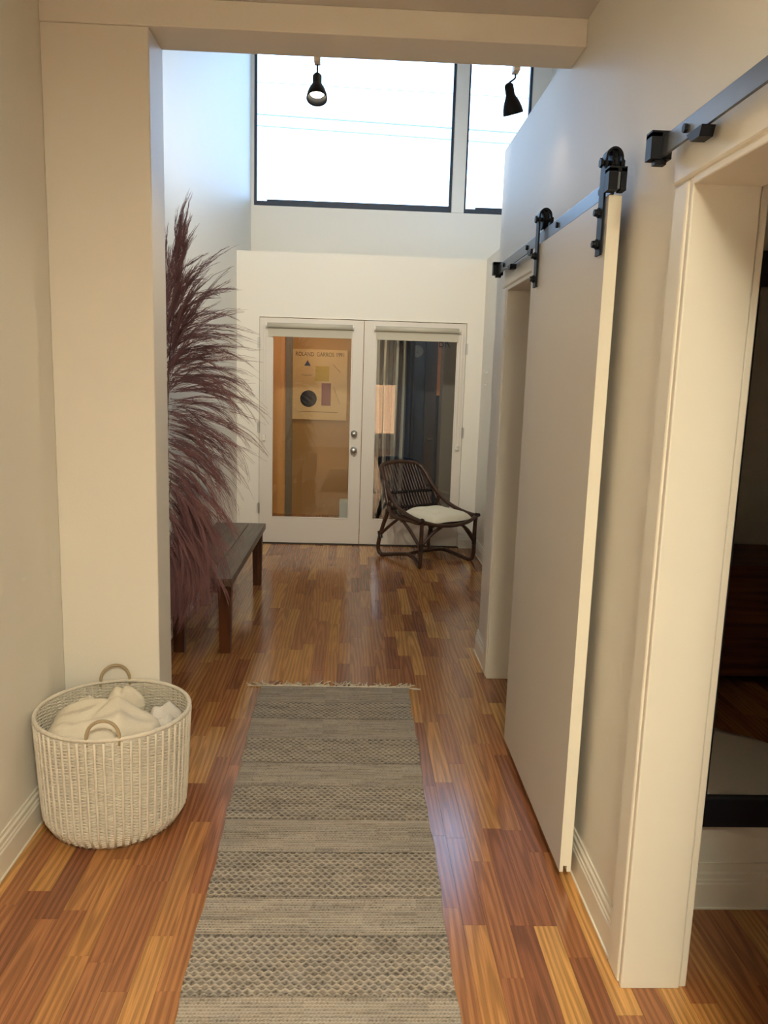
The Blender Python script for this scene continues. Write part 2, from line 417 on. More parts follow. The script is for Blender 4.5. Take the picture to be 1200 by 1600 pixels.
for zc, r in ((1.019, .026), (.872, .030)):
    k = MB().lathe([(.030, 0), (.030, .006), (.012, .008), (.012, .030), (r*.8, .034), (r, .046), (r*.85, .060), (r*.3, .066)], (.002, YD+.008, zc), 20, (0, -1, 0))
    k.build('knob' if zc < 1 else 'deadbolt', M['chrome'], dl, smooth=True)
MB().box((.060, YD+.001, .86), (.066, YD+.010, .92)).build('latch_plate', M['chrome'], dl)
# thin door lining
m = MB(); m.box((o0, YD-.004, 0), (o0+.010, YD+.1, oz)); m.box((o1-.010, YD-.004, 0), (o1, YD+.1, oz)); m.box((o0+.01, YD-.004, oz-.012), (o1-.01, YD+.1, oz))
struct(m.build('trim_5', M['trim']))
struct(MB().box((o0, YD-.01, 0), (o1, YD+.11, .008)).build('trim_6', mat('door_sill', (.05, .035, .025), .6)))

def blind(x0, x1, label, chain_x, chain_z):
    zc, r, yc = 1.942, .022, YD-.026
    e = empty('roller_blind', ((x0+x1)/2, YD, 1.85), label, 'blind', 'roller blinds on the glass doors')
    L_ = lambda p: tuple(Vector(p)-e.location)
    m = MB(); m.tube([L_((x0+.012, yc, zc)), L_((x1-.012, yc, zc))], r, 18); m.build('roll', M['linen'], e, smooth=True)
    for xx in (x0, x1-.010):
        m = MB(); m.tube([L_((xx, yc, zc)), L_((xx+.010, yc, zc))], r*.92, 14); m.box(L_((xx+.002, yc, zc-.02)), L_((xx+.008, YD+.008, zc+.02))); m.build('end_bracket', M['plastic'], e)
    m = MB(); m.box(L_((x0+.018, YD-.010, 1.852)), L_((x1-.018, YD-.0085, zc))); m.box(L_((x0+.018, YD-.014, 1.848)), L_((x1-.018, YD-.005, 1.860)))
    m.build('fabric', M['linen'], e)
    y = YD-.012
    loop = [(chain_x-.012, y, zc)] + [(chain_x-.012, y, zc-(zc-chain_z)*t) for t in (.3, .7, 1)] + [(chain_x, y, chain_z-.02), (chain_x+.012, y, chain_z)] + [(chain_x+.012, y, zc-(zc-chain_z)*t) for t in (.7, .3, 0)]
    MB().tube([L_(p) for p in catmull(loop, 4)], .0016, 5).build('cord', M['plastic'], e)
    m = MB(); m.box(L_((chain_x-.011, YD-.022, chain_z-.06)), L_((chain_x+.011, YD+.008, chain_z-.008))); m.tube([L_((chain_x, YD-.03, chain_z-.02)), L_((chain_x, YD+.006, chain_z-.02))], .012, 12)
    m.build('cord_holder', M['plastic'], e)
blind(-.783, -.020, 'linen roller blind rolled up on the left glass door', -.797, 1.0)
blind(.158, .912, 'linen roller blind rolled up on the right glass door', .930, .96)

# ------------------------------------------------------------------ room behind the glass doors
YB = 8.72
tan = mat('tan_plaster', lin('B48C5C'), .8, .2, var=.03, vscale=3)
slate = mat('slate_blue_paint', lin('3C4656'), .6, .3, var=.05)
greyw = mat('grey_paint', lin('8E8A84'), .7, .3, var=.03)
m = MB(); m.box((-.745, YB, 0), (.16, YB+.12, 2.4)); struct(m.build('wall_back_room', tan))
struct(MB().box((XL, YB, 0), (-.745, YB+.12, 2.4)).build('wall_back_room_lamplit', mat('lamplit_plaster', lin('EDB574'), .8, .2, var=.02)))  # warm lamplight on this end of the wall is put into its colour
m = MB(); m.box((.62, YB, 0), (1.3, YB+.12, 2.4)); m.box((.16, YB, 2.05), (.62, YB+.12, 2.4)); m.box((.16, YB, 0), (.62, YB+.12, .60)); struct(m.build('wall_back_room_blue', slate))
struct(MB().box((XL-.1, YU+.14, 0), (XL, YB+.12, 2.48)).build('wall_back_room_left', tan))
struct(MB().box((1.2, YD+.12, 0), (1.3, YB, 2.4)).build('wall_back_room_right', greyw))
struct(MB().box((XL, YD+.12, 2.40), (1.9, YB+.12, 2.475)).build('ceiling_back_room', M['ceil']))
struct(MB().box((-.745, YB-.03, 0), (-.672, YB, 2.4)).build('trim_7', mat('grey_post_paint', lin('877A68'), .6)))
m = MB(); m.box((.16, YB+.03, .60), (.19, YB+.07, 2.05)); m.box((.59, YB+.03, .60), (.62, YB+.07, 2.05)); m.box((.19, YB+.03, 2.0), (.59, YB+.07, 2.05)); m.box((.19, YB+.03, 1.2), (.59, YB+.07, 1.23)); m.box((.19, YB+.03, .60), (.59, YB+.07, .65))
wb = struct(m.build('window_4', M['trim'])); MB().box((.19, YB+.05, .65), (.59, YB+.055, 2.0)).build('pane', M['glass'], wb)
# striped curtain
nx, nz = 160, 14; vs = []; cc = []
stripe = [lin(h) for h in ('A9B6BC', '37465F', 'C3CED2', '2C3C58', '98A6AE', '44526A', 'B6C2C6', '253552', '2A3A58')]
for j in range(nz+1):
    for i in range(nx+1):
        t = i/nx; z = .02 + (1.99-.02)*j/nz
        amp = .035*(1-.25*j/nz)
        vs.append((.215+.42*t + .008*math.sin(7*t+z*2), YB-.16 + amp*math.sin(t*2*pi*6.5+.4*math.sin(z*1.5)), z))
        cc.append(stripe[min(int(t*len(stripe)), len(stripe)-1)])
fs = [(j*(nx+1)+i, j*(nx+1)+i+1, (j+1)*(nx+1)+i+1, (j+1)*(nx+1)+i) for j in range(nz) for i in range(nx)]
me = bpy.data.meshes.new('curtain'); me.from_pydata(vs, [], fs)
cu = empty('curtain', (0, 0, 0), 'striped grey and navy curtain hanging behind the right glass door', 'curtain')
fab = link('fabric', me, M['col'], cu, True, col=np.array(cc)); sm = fab.modifiers.new('thick', 'SOLIDIFY'); sm.thickness = .003
MB().tube([(.18, YB-.16, 2.03), (.70, YB-.16, 2.03)], .010, 10).build('rod', M['black'], cu)
for i in range(8):
    xx = .25+.37*i/7
    MB().tube([(xx, YB-.16+.02*math.cos(a), 2.03+.02*math.sin(a)) for a in np.linspace(0, 2*pi, 13)[:-1]], .0025, 5, closed=True).build('ring', M['black'], cu)
# round plaque, dark inner door, lit gap and grey pier with lettering
p = at_y(652, 549, YB)
m = MB().lathe([(.066, 0), (.066, .012), (.058, .016), (.02, .016)], (p.x, YB, p.z), 28, (0, -1, 0))
pl = m.build('round_plaque', mat('pale_plaque', lin('B9B6AC'), .6), smooth=False)
tag(pl, 'round pale plaque on the slate blue wall behind glass', 'plaque')
m = MB()
for a in (90, 210, 330):
    d = Vector((math.cos(math.radians(a)), 0, math.sin(math.radians(a))))
    m.tube([Vector((p.x, YB-.0165, p.z-.01)), Vector((p.x, YB-.0165, p.z-.01))+d*.022], .004, 6)
m.build('emblem', greyw, pl)
m = MB(); m.box((.76, YB-.04, .02), (.885, YB-.002, 2.2))
d3 = struct(m.build('door_3', mat('umber_door', lin('4A4044'), .5, var=.05)), 'dark inner door seen through the right glass pane')
k = at_y(666, 686, YB-.05); MB().tube([(.80, YB-.04, k.z), (.80, YB-.085, k.z), (.86, YB-.085, k.z)], .009, 8).build('lever_handle', M['chrome'], d3, smooth=True)
struct(MB().box((.885, YB-.06, 1.35), (.918, YB-.004, 2.3)).build('lit_gap_strip', mat('gap_light_tone', lin('D9A074'), .7)))  # strip standing for the lit gap, its warm light put into the colour
struct(MB().box((.918, 8.40, 0), (1.2, YB, 2.4)).build('wall_back_room_pier', greyw))
def text(name, body, size, loc, rot, mt, parent=None, sx=1.0):
    c = bpy.data.curves.new(name, 'FONT'); c.body = body; c.size = size; c.extrude = .0006; c.align_x = 'CENTER'
    t = bpy.data.objects.new(name, c); COL.objects.link(t)
    me = bpy.data.meshes.new_from_object(t.evaluated_get(bpy.context.evaluated_depsgraph_get()))
    bpy.data.objects.remove(t); bpy.data.curves.remove(c)
    o = link(name, me, mt, parent); o.location = loc; o.rotation_euler = rot; o.scale = (sx, 1, 1); return o
pp = at_y(694, 543, 8.398)
ink = mat('navy_ink', lin('232B3E'), .7)
tag(text('wall_lettering', 'BR', .15, (pp.x, 8.398, pp.z), (pi/2, 0, 0), ink, sx=.72), 'dark navy block letters on the grey pier behind glass', 'lettering')

# poster (lettering kept, picture replaced by plain generic shapes)
A_, B_ = at_y(458, 545, YB), at_y(541, 657, YB)
pw, ph = B_.x-A_.x, A_.z-B_.z; px, pz = (A_.x+B_.x)/2, (A_.z+B_.z)/2
po = empty('poster', (px, YB, pz), 'tan poster of loose abstract shapes seen through the left glass door', 'poster')
board = MB().box((-pw/2, -.028, -ph/2), (pw/2, -.001, ph/2)).build('backing', mat('poster_paper', lin('DDBE90'), .8, var=.03), po)
def disc(cx, cz, rx, rz, mt, y=-.0290, n=28, rot=0.0):
    vs = []
    for k in range(n):
        a = 2*pi*k/n; u, v = rx*math.cos(a), rz*math.sin(a)
        vs.append((cx+u*math.cos(rot)-v*math.sin(rot), y, cz+u*math.sin(rot)+v*math.cos(rot)))
    return MB().extrude(vs, (0, 0, 0), (0, .0008, 0))
cols = {k: mat('ink_'+k, lin(h), .8) for k, h in dict(yellow='C2A42E', plum='7C3B49', night='23222C', blue='3E4C74', grey='7B6F62').items()}
def block(x0, z0, x1, z1, c): MB().box((x0, -.0290, z0), (x1, -.0280, z1)).build('printed_shape', cols[c], po)
block(-.05, .04, .10, .20, 'yellow'); block(.02, -.22, .12, .02, 'plum')
disc(-.12, -.15, .09, .09, None).build('printed_shape', cols['night'], po)
MB().extrude([(-.17, -.0290, .20), (-.10, -.0290, .20), (-.135, -.0290, .26)], (0, 0, 0), (0, .0008, 0)).build('printed_shape', cols['blue'], po)
for (x0, z0, x1, z1, r, c) in ((-.20, .10, -.09, .10, .003, 'grey'), (.14, .22, .22, .14, .003, 'grey'), (.15, -.02, .22, -.20, .002, 'grey'), (-.22, -.29, .20, -.29, .002, 'night')):
    MB().tube([(x0, -.029, z0), (x1, -.029, z1)], r, 5).build('printed_line', cols[c], po)
pink = mat('poster_ink', lin('2A1A10'), .8)
for wd, xw in (('ROLAND', -.165), ('GARROS', .055), ('1991', .215)): text('lettering', wd, .062, (xw, -.0285, ph/2-.072), (pi/2, 0, 0), pink, po, sx=.78)
# white box standing behind the left pane
tag(MB().box((-.13, 7.9, .0), (.12, 8.1, .28)).build('storage_box', mat('pale_box', (.62, .70, .72), .6), bevel=.006), 'pale box on the floor behind the left glass pane', 'box')
# unseen ceiling lamp added to light that room warmly
cl = empty('added_ceiling_lamp', (-.35, 7.95, 2.40), 'round warm ceiling lamp added unseen in the room behind the glass doors', 'lamp')
MB().lathe([(.13, 0), (.13, -.02), (.11, -.025)], (0, 0, 0), 28).build('base', M['plastic'], cl)
MB().lathe([(.115, -.025), (.11, -.055), (.07, -.08), (.01, -.088)], (0, 0, 0), 28).build('shade', mat_emit('lamp_glow', (1.0, .70, .40), 26.0), cl, smooth=True)

# ------------------------------------------------------------------ sliding barn door with its hardware
bd = empty('sliding_barn_door', (.68, 2.67, .036), 'flat taupe sliding door hung on black wheels, grooved lower edge', 'door')
B = lambda x, y, z: (x-.68, y-2.67, z-.036)
y0, y1, zt = 2.205, 3.125, 2.020
m = MB()
prof = [(.665, .036), (.676, .036), (.676, .056), (.688, .056), (.688, .036), (.700, .036), (.700, zt), (.665, zt)]
m.extrude([B(x, y0, z) for x, z in prof], (0, .0012, 0), (0, y1-y0, 0)); m.build('panel', M['barn'], bd)
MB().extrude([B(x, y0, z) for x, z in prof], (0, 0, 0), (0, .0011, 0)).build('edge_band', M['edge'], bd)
def hanger(yc):
    hw = .021; xf, xb, th = .658, .7005, .006; zb = 1.868; zc = 2.118
    path = [(xf, zb), (xf, zc)] + [((xf+xb)/2-(xb-xf)/2*math.cos(a), zc+(xb-xf)/2*math.sin(a)*1.25) for a in np.linspace(0, pi, 11)[1:-1]] + [(xb, zc), (xb, zc-.045)]
    n = len(path); vs, fs = [], []
    for i, (x, z) in enumerate(path):
        a = Vector(path[max(i-1, 0)]); b = Vector(path[min(i+1, n-1)]); t = (b-a).normalized(); nn = Vector((-t.y, t.x))
        for s_ in (-th/2, th/2):
            for y in (yc-hw, yc+hw): vs.append(B(x+nn.x*s_, y, z+nn.y*s_))
    for i in range(n-1):
        a, b = 4*i, 4*i+4
        fs += [(a, a+1, b+1, b), (a+3, a+2, b+2, b+3), (a+1, a+3, b+3, b+1), (a+2, a, b, b+2)]
    fs += [(0, 2, 3, 1), (4*n-4, 4*n-3, 4*n-1, 4*n-2)]
    st = MB().add(vs, fs).build('hanger_strap', M['black'], bd)
    # wheel on the rail
    c = B(.6685, yc, 2.109)
    MB().lathe([(.012, 0), (.036, 0), (.038, .002), (.034, .005), (.0335, .010), (.034, .015), (.038, .018), (.036, .020), (.012, .020)], c, 26, (1, 0, 0)).build('wheel', M['black'], bd, smooth=False)
    m = MB(); m.tube([B(.648, yc, 2.109), B(.710, yc, 2.109)], .0075, 10); m.tube([B(.645, yc, 2.109), B(.652, yc, 2.109)], .013, 6); m.tube([B(.704, yc, 2.109), B(.711, yc, 2.109)], .012, 6)
    m.build('axle', M['black'], bd)
    for z in (1.980, 1.898):
        m = MB(); m.tube([B(.638, yc, z), B(.647, yc, z)], [.009, .0105], 10); m.tube([B(.6475, yc, z), B(.654, yc, z)], .0135, 6); m.build('bolt', M['black'], st)
hanger(2.245); hanger(3.025)

def rail(y0, y1, ends, bolts, clips, label):
    zc0, zc1 = 2.028, 2.071
    e = empty('barn_door_rail', (.70, y1, 2.05), label, 'rail', 'black barn door rails on the right wall')
    L_ = lambda x, y, z: (x-.70, y-y1, z-2.05)
    MB().box(L_(.675, y0, zc0), L_(.682, y1, zc1)).build('bar', M['black_rail'], e, bevel=.001)
    for y in bolts:
        m = MB(); m.tube([L_(.668, y, 2.050), L_(.675, y, 2.050)], .0095, 6); m.build('bolt', M['black'], e)
        MB().tube([L_(.682, y, 2.050), L_(XR-.027 if zc0 < 2.05 else XR, y, 2.050)], .011, 10).build('spacer', M['black'], e)
    for y in ends:
        m = MB(); m.box(L_(.650, y-.018, 2.024), L_(.674, y+.018, 2.080)); m.box(L_(.683, y-.018, 2.024), L_(.698, y+.018, 2.080)); m.box(L_(.650, y-.018, 2.0715), L_(.698, y+.018, 2.084))
        if y != 2.188: m.box(L_(.664, y-.010, 2.014), L_(.690, y+.012, 2.0275))
        m.build('end_stop', M['black'], e)
    for y in clips:
        m = MB(); m.extrude([L_(.664, y-.03, 2.0275), L_(.664, y+.045, 2.0275), L_(.664, y+.02, 2.008), L_(.664, y-.02, 2.008)], (0, 0, 0), (.028, 0, 0)); m.build('stop_clip', M['black'], e)
M['black_rail'] = mat('black_rail_steel', (.10, .115, .14), .36, .8, .6, var=.1, vscale=20)
rail(2.172, 3.96, (3.945, 2.188), (3.78, 3.28, 2.80, 2.315), (3.60, 3.19), 'black steel rail carrying the taupe sliding door')
rail(.35, 1.90, (1.885,), (1.735, 1.2, .7), (1.66,), 'black steel rail above the nearest doorway on the right')

# ------------------------------------------------------------------ spot lamps behind the beam
struct(MB().box((-.60, YP1, 2.63), (.70, YP1+.022, 2.665)).build('trim_9', M['plastic']), 'white lighting track on the back of the beam')
def spot(x, tilt, lit, label, swing=(0, 0)):
    e = empty('spot_lamp', (x, YP1+.038, 2.60), label, 'lamp', 'small black spot lamps hanging from the beam')
    m = MB(); m.box((-.011, -.037, .004), (.011, .012, .032)); m.build('adapter', M['plastic'], e, bevel=.002)
    ax = Vector(tilt).normalized()
    j = Vector((swing[0], swing[1], -.030))
    MB().tube(catmull([(0, 0, .004), (0, 0, -.010), tuple(j*.8), tuple(j)], 4), .0035, 8).build('stem', M['black'], e, smooth=True)
    pr = [(.006, -.004), (.013, 0), (.0165, .006), (.0165, .036), (.020, .044), (.028, .060), (.034, .078), (.037, .096), (.0365, .100), (.034, .098), (.031, .078), (.025, .060), (.014, .050), (.002, .049)]
    MB().lathe(pr, j, 28, ax).build('shade', M['black'], e, smooth=True)
    bl = [(.004, .052), (.020, .060), (.026, .070), (.026, .074), (.015, .079), (.002, .081)]
    MB().lathe(bl, j, 20, ax).build('bulb', mat_emit('bulb_glow_%d' % lit, (1.0, .86, .62), 6.0 if lit else 2.0), e, smooth=True)
    l = bpy.data.lights.new('spot_lamp_light', 'SPOT'); l.energy = 6 if lit else .3; l.color = (1.0, .76, .48); l.spot_size = math.radians(125); l.spot_blend = .6; l.shadow_soft_size = .02
    lo = bpy.data.objects.new('lamp_light', l); COL.objects.link(lo); lo.parent = e; lo.location = j+ax*.088; lo.rotation_euler = ax.to_track_quat('-Z', 'Y').to_euler()
spot(-.160, (.02, -.42, -1), 1, 'lit black spot lamp nearer the left wall, facing down the corridor')
spot(.545, (.28, .22, -1), 0, 'black spot lamp nearer the right wall, tilted away', (-.022, 0))

# unseen lamps added above the beam to brighten the far wall
for x_, lb in ((-.45, 'left wall washing lamp added unseen on the upper wall above the beam'), (.0, 'right wall washing lamp added unseen on the upper wall above the beam')):
    e = empty('added_wall_lamp', (x_, YP1, 3.05), lb, 'lamp', 'added lamps above the beam')
    MB().box((-.03, 0, -.03), (.03, .015, .03)).build('bracket', M['black'], e)
    ax = Vector((0.03, 1, -.24)).normalized(); MB().lathe([(.012, 0), (.03, .01), (.04, .09), (.037, .09), (.02, .03)], (0, .02, 0), 20, ax).build('shade', M['black'], e, smooth=True)
    MB().lathe([(.004, .04), (.026, .055), (.004, .066)], (0, .02, 0), 16, ax).build('bulb', mat_emit('wall_bulb', (1.0, .84, .60), 6.0), e, smooth=True)
    l = bpy.data.lights.new('added_wall_lamp_light', 'SPOT'); l.energy = 80; l.color = (1.0, .90, .71); l.spot_size = math.radians(74); l.spot_blend = .9; l.shadow_soft_size = .04
    lo = bpy.data.objects.new('lamp_light', l); COL.objects.link(lo); lo.parent = e; lo.location = Vector((0, .02, 0))+ax*.1; lo.rotation_euler = ax.to_track_quat('-Z', 'Y').to_euler()
# unseen flush lamps added for warm light: hall behind the camera, high space
def dome(loc, r, e, c, label):
    l = empty('added_ceiling_lamp', loc, label, 'lamp')
    MB().lathe([(r*1.1, 0), (r*1.1, -.03), (r*1.02, -.03), (r*1.02, -.004)], (0, 0, 0), 32).build('base', M['plastic'], l)
    MB().lathe([(r, -.010), (r, -.016), (.01, -.016)], (0, 0, 0), 32).build('shade', mat_emit('dome_glow_%s' % label[:8], c, e), l, smooth=True)
dome((.30, -.60, ZC), .24, 102.0, (1.0, .91, .67), 'round warm ceiling lamp in the hall behind the viewer')
dome((1.1, 3.6, ZH), .22, 10.0, (1.0, .78, .50), 'round warm lamp on the high ceiling above the corridor')
# ------------------------------------------------------------------ small wall fittings
sw = empty('light_switch', (XL, 6.5, 1.12), 'pale switch plate on the left wall behind the plumes', 'switch')
MB().box((0, -.06, -.058), (.006, .06, .058)).build('plate', M['plastic'], sw, bevel=.002)
for y in (-.025, .025): MB().box((.006, y-.014, -.03), (.010, y+.014, .03)).build('rocker', M['plastic'], sw, bevel=.0015)
for z, lb in ((1.60, 'upper small white hook on the nook wall'), (1.495, 'lower small white hook on the nook wall')):
    h = empty('wall_hook', (XN, 6.81, z), lb, 'hook', 'small hooks on the nook wall')
    MB().box((-.004, -.009, -.015), (0, .009, .015)).build('plate', M['plastic'], h, bevel=.001)
    MB().tube(catmull([(-.004, 0, -.004), (-.018, 0, -.012), (-.026, 0, -.006), (-.028, 0, .006)], 4), .003, 6).build('prong', M['plastic'], h, smooth=True)

# ------------------------------------------------------------------ mirror and things in the side room
mi = empty('wall_mirror', (1.45, 2.1, .27), 'large black framed mirror beyond the nearest doorway', 'mirror')
x0, x1, z0, z1, fw = -.5, .55, 0, 1.60, .087
m = MB(); m.box((x0, -.03, z0), (x1, -.001, z0+fw)); m.box((x0, -.03, z1-fw), (x1, -.001, z1)); m.box((x0, -.03, z0+fw), (x0+fw, -.001, z1-fw)); m.box((x1-fw, -.03, z0+fw), (x1, -.001, z1-fw))
m.build('frame', mat('black_lacquer', (.008, .010, .018), .45), mi, bevel=.003)
MB().box((x0+fw, -.014, z0+fw), (x1-fw, -.002, z1-fw)).build('glass', mat('silvered_glass', (.75, .76, .76), .02, .5, 1.0), mi)
vs = []; nxm, nym = 24, 18
fm = lambda u, v: at_z(u, v)
c4 = [fm(1098, 1240), fm(1260, 1240), fm(1240, 1175), fm(1105, 1134)]; c4 = [Vector((p.x, 4.2-p.y, 0)) for p in c4]
for lvl in (.002, 1):
    for j in range(nym+1):
        for i in range(nxm+1):
            a, b = i/nxm, j/nym
            q = (c4[0]*(1-a)+c4[1]*a)*(1-b) + (c4[3]*(1-a)+c4[2]*a)*b
            h = .002 if lvl == .002 else .012+.004*math.sin(9*a+3*b)*math.sin(7*b+1)
            vs.append((q.x, q.y, h))
n1 = (nxm+1)*(nym+1); fs = []
for off in (0, n1):
    fs += [(off+j*(nxm+1)+i, off+j*(nxm+1)+i+1, off+(j+1)*(nxm+1)+i+1, off+(j+1)*(nxm+1)+i) for j in range(nym) for i in range(nxm)]
ring = [i for i in range(nxm+1)] + [j*(nxm+1)+nxm for j in range(1, nym+1)] + [nym*(nxm+1)+i for i in range(nxm-1, -1, -1)] + [j*(nxm+1) for j in range(nym-1, 0, -1)]
fs += [(ring[k], ring[(k+1) % len(ring)], ring[(k+1) % len(ring)]+n1, ring[k]+n1) for k in range(len(ring))]
tag(MB().add(vs, fs).build('floor_mat', M['towelw'], smooth=True), 'white cloth mat on the side room floor, reflected in the mirror', 'mat')
cb = empty('wooden_chest', (2.0, .1, 0), 'low reddish brown wooden chest reflected in the mirror', 'chest')
chw = matwood('chest_wood', lin('4A2414'), lin('7A4424'), .7, .4, 'X')
MB().box((-.35, -.25, .06), (.45, .25, .62)).build('body', chw, cb, bevel=.006)
MB().box((-.38, -.28, .62), (.48, .28, .65)).build('lid', chw, cb, bevel=.004)
for xx in (-.33, .39):
    for yy in (-.23, .19): MB().box((xx, yy, 0), (xx+.04, yy+.04, .06)).build('foot', chw, cb)

# ------------------------------------------------------------------ basket
BC = Vector((-.784, 2.552, 0)); HB = .398
bk = empty('laundry_basket', BC, 'round white wicker basket full of folded cloths beside the pillar', 'basket')
def brad(z):      # body radius
    t = z/HB
    base = .186 + .044*min(t/.16, 1)**.6
    return base + (.247-.230)*max(t-.16, 0)/.84
NS = 58; rows = 70
m = MB()
for k in range(rows):
    z = .016 + (HB-.028)*k/(rows-1); r = brad(z); n = NS*4
    m.tube([((r+.0026*math.cos(pi*NS*j/n*1.0+pi*k))*math.cos(2*pi*j/n), (r+.0026*math.cos(pi*NS*j/n+pi*k))*math.sin(2*pi*j/n), z+.0006*math.sin(j*1.7+k)) for j in range(n)], .00275, 4, closed=True)
tag(m.build('weave', M['wicker'], bk, smooth=True, fix=False), kind='stuff')
stk = None
zs = np.linspace(.012, HB-.008, 9)
mm = MB().tube([(brad(z)+.0034, 0, z) for z in zs], .0046, 6)
for k in range(NS):
    if stk is None: stk = o = mm.build('stake', M['wicker'], bk, smooth=True)
    else: o = stk.copy(); COL.objects.link(o); o.parent = bk
    o.rotation_euler = (0, 0, 2*pi*k/NS)
m = MB().tube([(.247*math.cos(a), .247*math.sin(a), HB) for a in np.linspace(0, 2*pi, 97)[:-1]], .0062, 8, closed=True); m.build('rim', M['wicker'], bk, smooth=True)
m = MB().tube([(.188*math.cos(a), .188*math.sin(a), .010+.002*math.sin(a*29)) for a in np.linspace(0, 2*pi, 145)[:-1]], .009, 8, closed=True); m.build('foot_roll', M['wicker'], bk, smooth=True)
m = MB().lathe([(.192, .004), (.192, .010), (.01, .010), (.01, .004)], (0, 0, 0), 40); m.build('bottom', M['wicker'], bk)
wr = MB(); N2 = NS*2
for a in np.linspace(0, 2*pi, N2+1)[:-1]:
    c = Vector((.247*math.cos(a), .247*math.sin(a), HB)); t = Vector((-math.sin(a), math.cos(a), 0))
    wr.tube([c-t*.0035, c+t*.0035], .0069, 8)
tag(wr.build('rim_wrap', M['wicker'], bk), kind='stuff')
def bhandle(pa, pb, top):
    a, b = at_z(*pa, HB)-BC, at_z(*pb, HB)-BC
    ra = math.atan2(a.y, a.x); rb = math.atan2(b.y, b.x)
    a = Vector((.247*math.cos(ra), .247*math.sin(ra), HB)); b = Vector((.247*math.cos(rb), .247*math.sin(rb), HB))
    c = (a+b)/2; pts = [a-Vector((0, 0, .02))]
    for t in np.linspace(0, pi, 15): pts.append(c + (a-c)*math.cos(t) + Vector((0, 0, top*math.sin(t)**.85)))
    pts.append(b-Vector((0, 0, .02)))
    MB().tube(pts, .0052, 8).build('handle', M['handle'], bk, smooth=True)
bhandle((134, 1158), (187, 1156), .062); bhandle((157, 1066), (203, 1063), .062)
# cloths inside
def cloth(name, c, rx, ry, z0, hgt, fn, mt, label, rot=0.0, n=56):
    """a heaped soft cloth: closed lens with folds"""
    vs, fs = [], []
    for side in (1, -1):
        for i in range(n//2+1):
            r = i/(n//2)
            for k in range(n):
                a = 2*pi*k/n
                e = 1+.07*math.sin(3*a+1)+.05*math.sin(5*a+2)
                u, v = r*math.cos(a)*e, r*math.sin(a)*e
                x, y = rx*u*math.cos(rot)-ry*v*math.sin(rot), rx*u*math.sin(rot)+ry*v*math.cos(rot)
                edge = max(1-r**3.2, 0)**.5
                z = z0 + (edge*(hgt + fn(u, v)) if side > 0 else -edge*.05)
                vs.append((c[0]+x, c[1]+y, z))
    q = (n//2+1)*n
    for off, fl in ((0, 0), (q, 1)):
        for i in range(n//2):
            for k in range(n):
                f_ = (off+i*n+k, off+(i+1)*n+k, off+(i+1)*n+(k+1) % n, off+i*n+(k+1) % n); fs.append(f_[::-1] if fl else f_)
    o = MB().add(vs, fs).build(name, mt, smooth=True)
    return tag(o, label, 'cloth', 'cloths in the basket')
ridge = lambda d, w_: math.exp(-(d/w_)**2)
cloth('throw_blanket', (BC.x-.030, BC.y-.050), .176, .146, .338, .070,
      lambda u, v: .018*ridge(v-.55+.25*u, .22)+.010*ridge(u-.35+.2*v, .12)-.012*ridge(u+.15-.5*v, .10)+.008*math.sin(5*u+2*v)-.02*ridge(u-.75, .3)+.006*math.sin(9*v-3*u)+.012*ridge(v+.6, .18),
      M['towel'], 'large cream throw heaped over the front of the basket', .12)
cloth('white_towel', (BC.x+.152, BC.y+.075), .058, .085, .31, .055,
      lambda u, v: .014*math.sin(7*v+1)+.008*math.sin(6*u), M['towelw'], 'white terry towel tucked at the right inside the basket', .25, 40)
cloth('rolled_cloth', (BC.x-.010, BC.y+.155), .066, .045, .34, .062,
      lambda u, v: .012*ridge(u+.5, .2)-.006*ridge(u+.15, .1)+.006*math.sin(4*u+1), M['towel'], 'folded cream cloth standing up at the back of the basket', .1, 40)
cloth('small_towel', (BC.x+.170, BC.y-.090), .032, .040, .30, .06, lambda u, v: .008*math.sin(6*v), M['towelw'], 'small white towel end against the right rim', .2, 28)
cloth('crumpled_cloth', (BC.x-.135, BC.y+.130), .045, .042, .31, .06, lambda u, v: .01*math.sin(6*v+1)+.006*math.sin(5*u), M['towel'], 'crumpled cream cloth at the left rim of the basket', -.1, 32)
tag(MB().lathe([(.17, .012), (.20, .06), (.215, .20), (.20, .235), (.02, .242)], BC, 40).build('folded_towels', M['towelw'], smooth=True), 'white towels filling the lower half of the basket', 'towel')

# ------------------------------------------------------------------ woven runner
bands = [3.731, 3.536, 3.36, 3.156, 2.943, 2.759, 2.537, 2.343, 2.12, 1.957, 1.741, 1.60, 1.42, 1.25]
nx, ny = 270, 1000; Y0, Y1 = 1.22, 3.731
u = np.linspace(0, 1, nx+1); v = np.linspace(0, 1, ny+1); U, Vv = np.meshgrid(u, v)
yy = Y0+(Y1-Y0)*Vv
tt = (yy-1.661)/(3.731-1.661)
xl = -.391-.040*tt + .003*np.sin(yy*9)+.002*np.sin(yy*31); xr = .290+.012*tt + .003*np.sin(yy*8+2)+.002*np.sin(yy*27)
xx = xl+(xr-xl)*U
xm = U*.70
zig = np.zeros_like(yy)
for i in range(1, len(bands)-1, 2): zig = np.maximum(zig, ((yy <= bands[i]) & (yy > bands[i+1])).astype(float))
noise = lambda sx, sy: np.kron(rng.random((int(np.ceil((ny+1)/sy)), int(np.ceil((nx+1)/sx)))), np.ones((sy, sx)))[:ny+1, :nx+1]
# flat weave: rows of dashes
rowp = .5+.5*np.cos(2*pi*yy/.0105); colp = .5+.5*np.cos(2*pi*xm/.0095+pi*np.floor(yy/.0105))
streak = noise(40, 2); fine = noise(2, 2); streak2 = noise(24, 4)
flat_h = .0010*rowp+.0006*colp
flat_c = .70+.30*colp*rowp-.24*(fine > .80)*(rowp < .6)-.10*(streak > .78)-.06*(streak2 > .8)+.10*fine
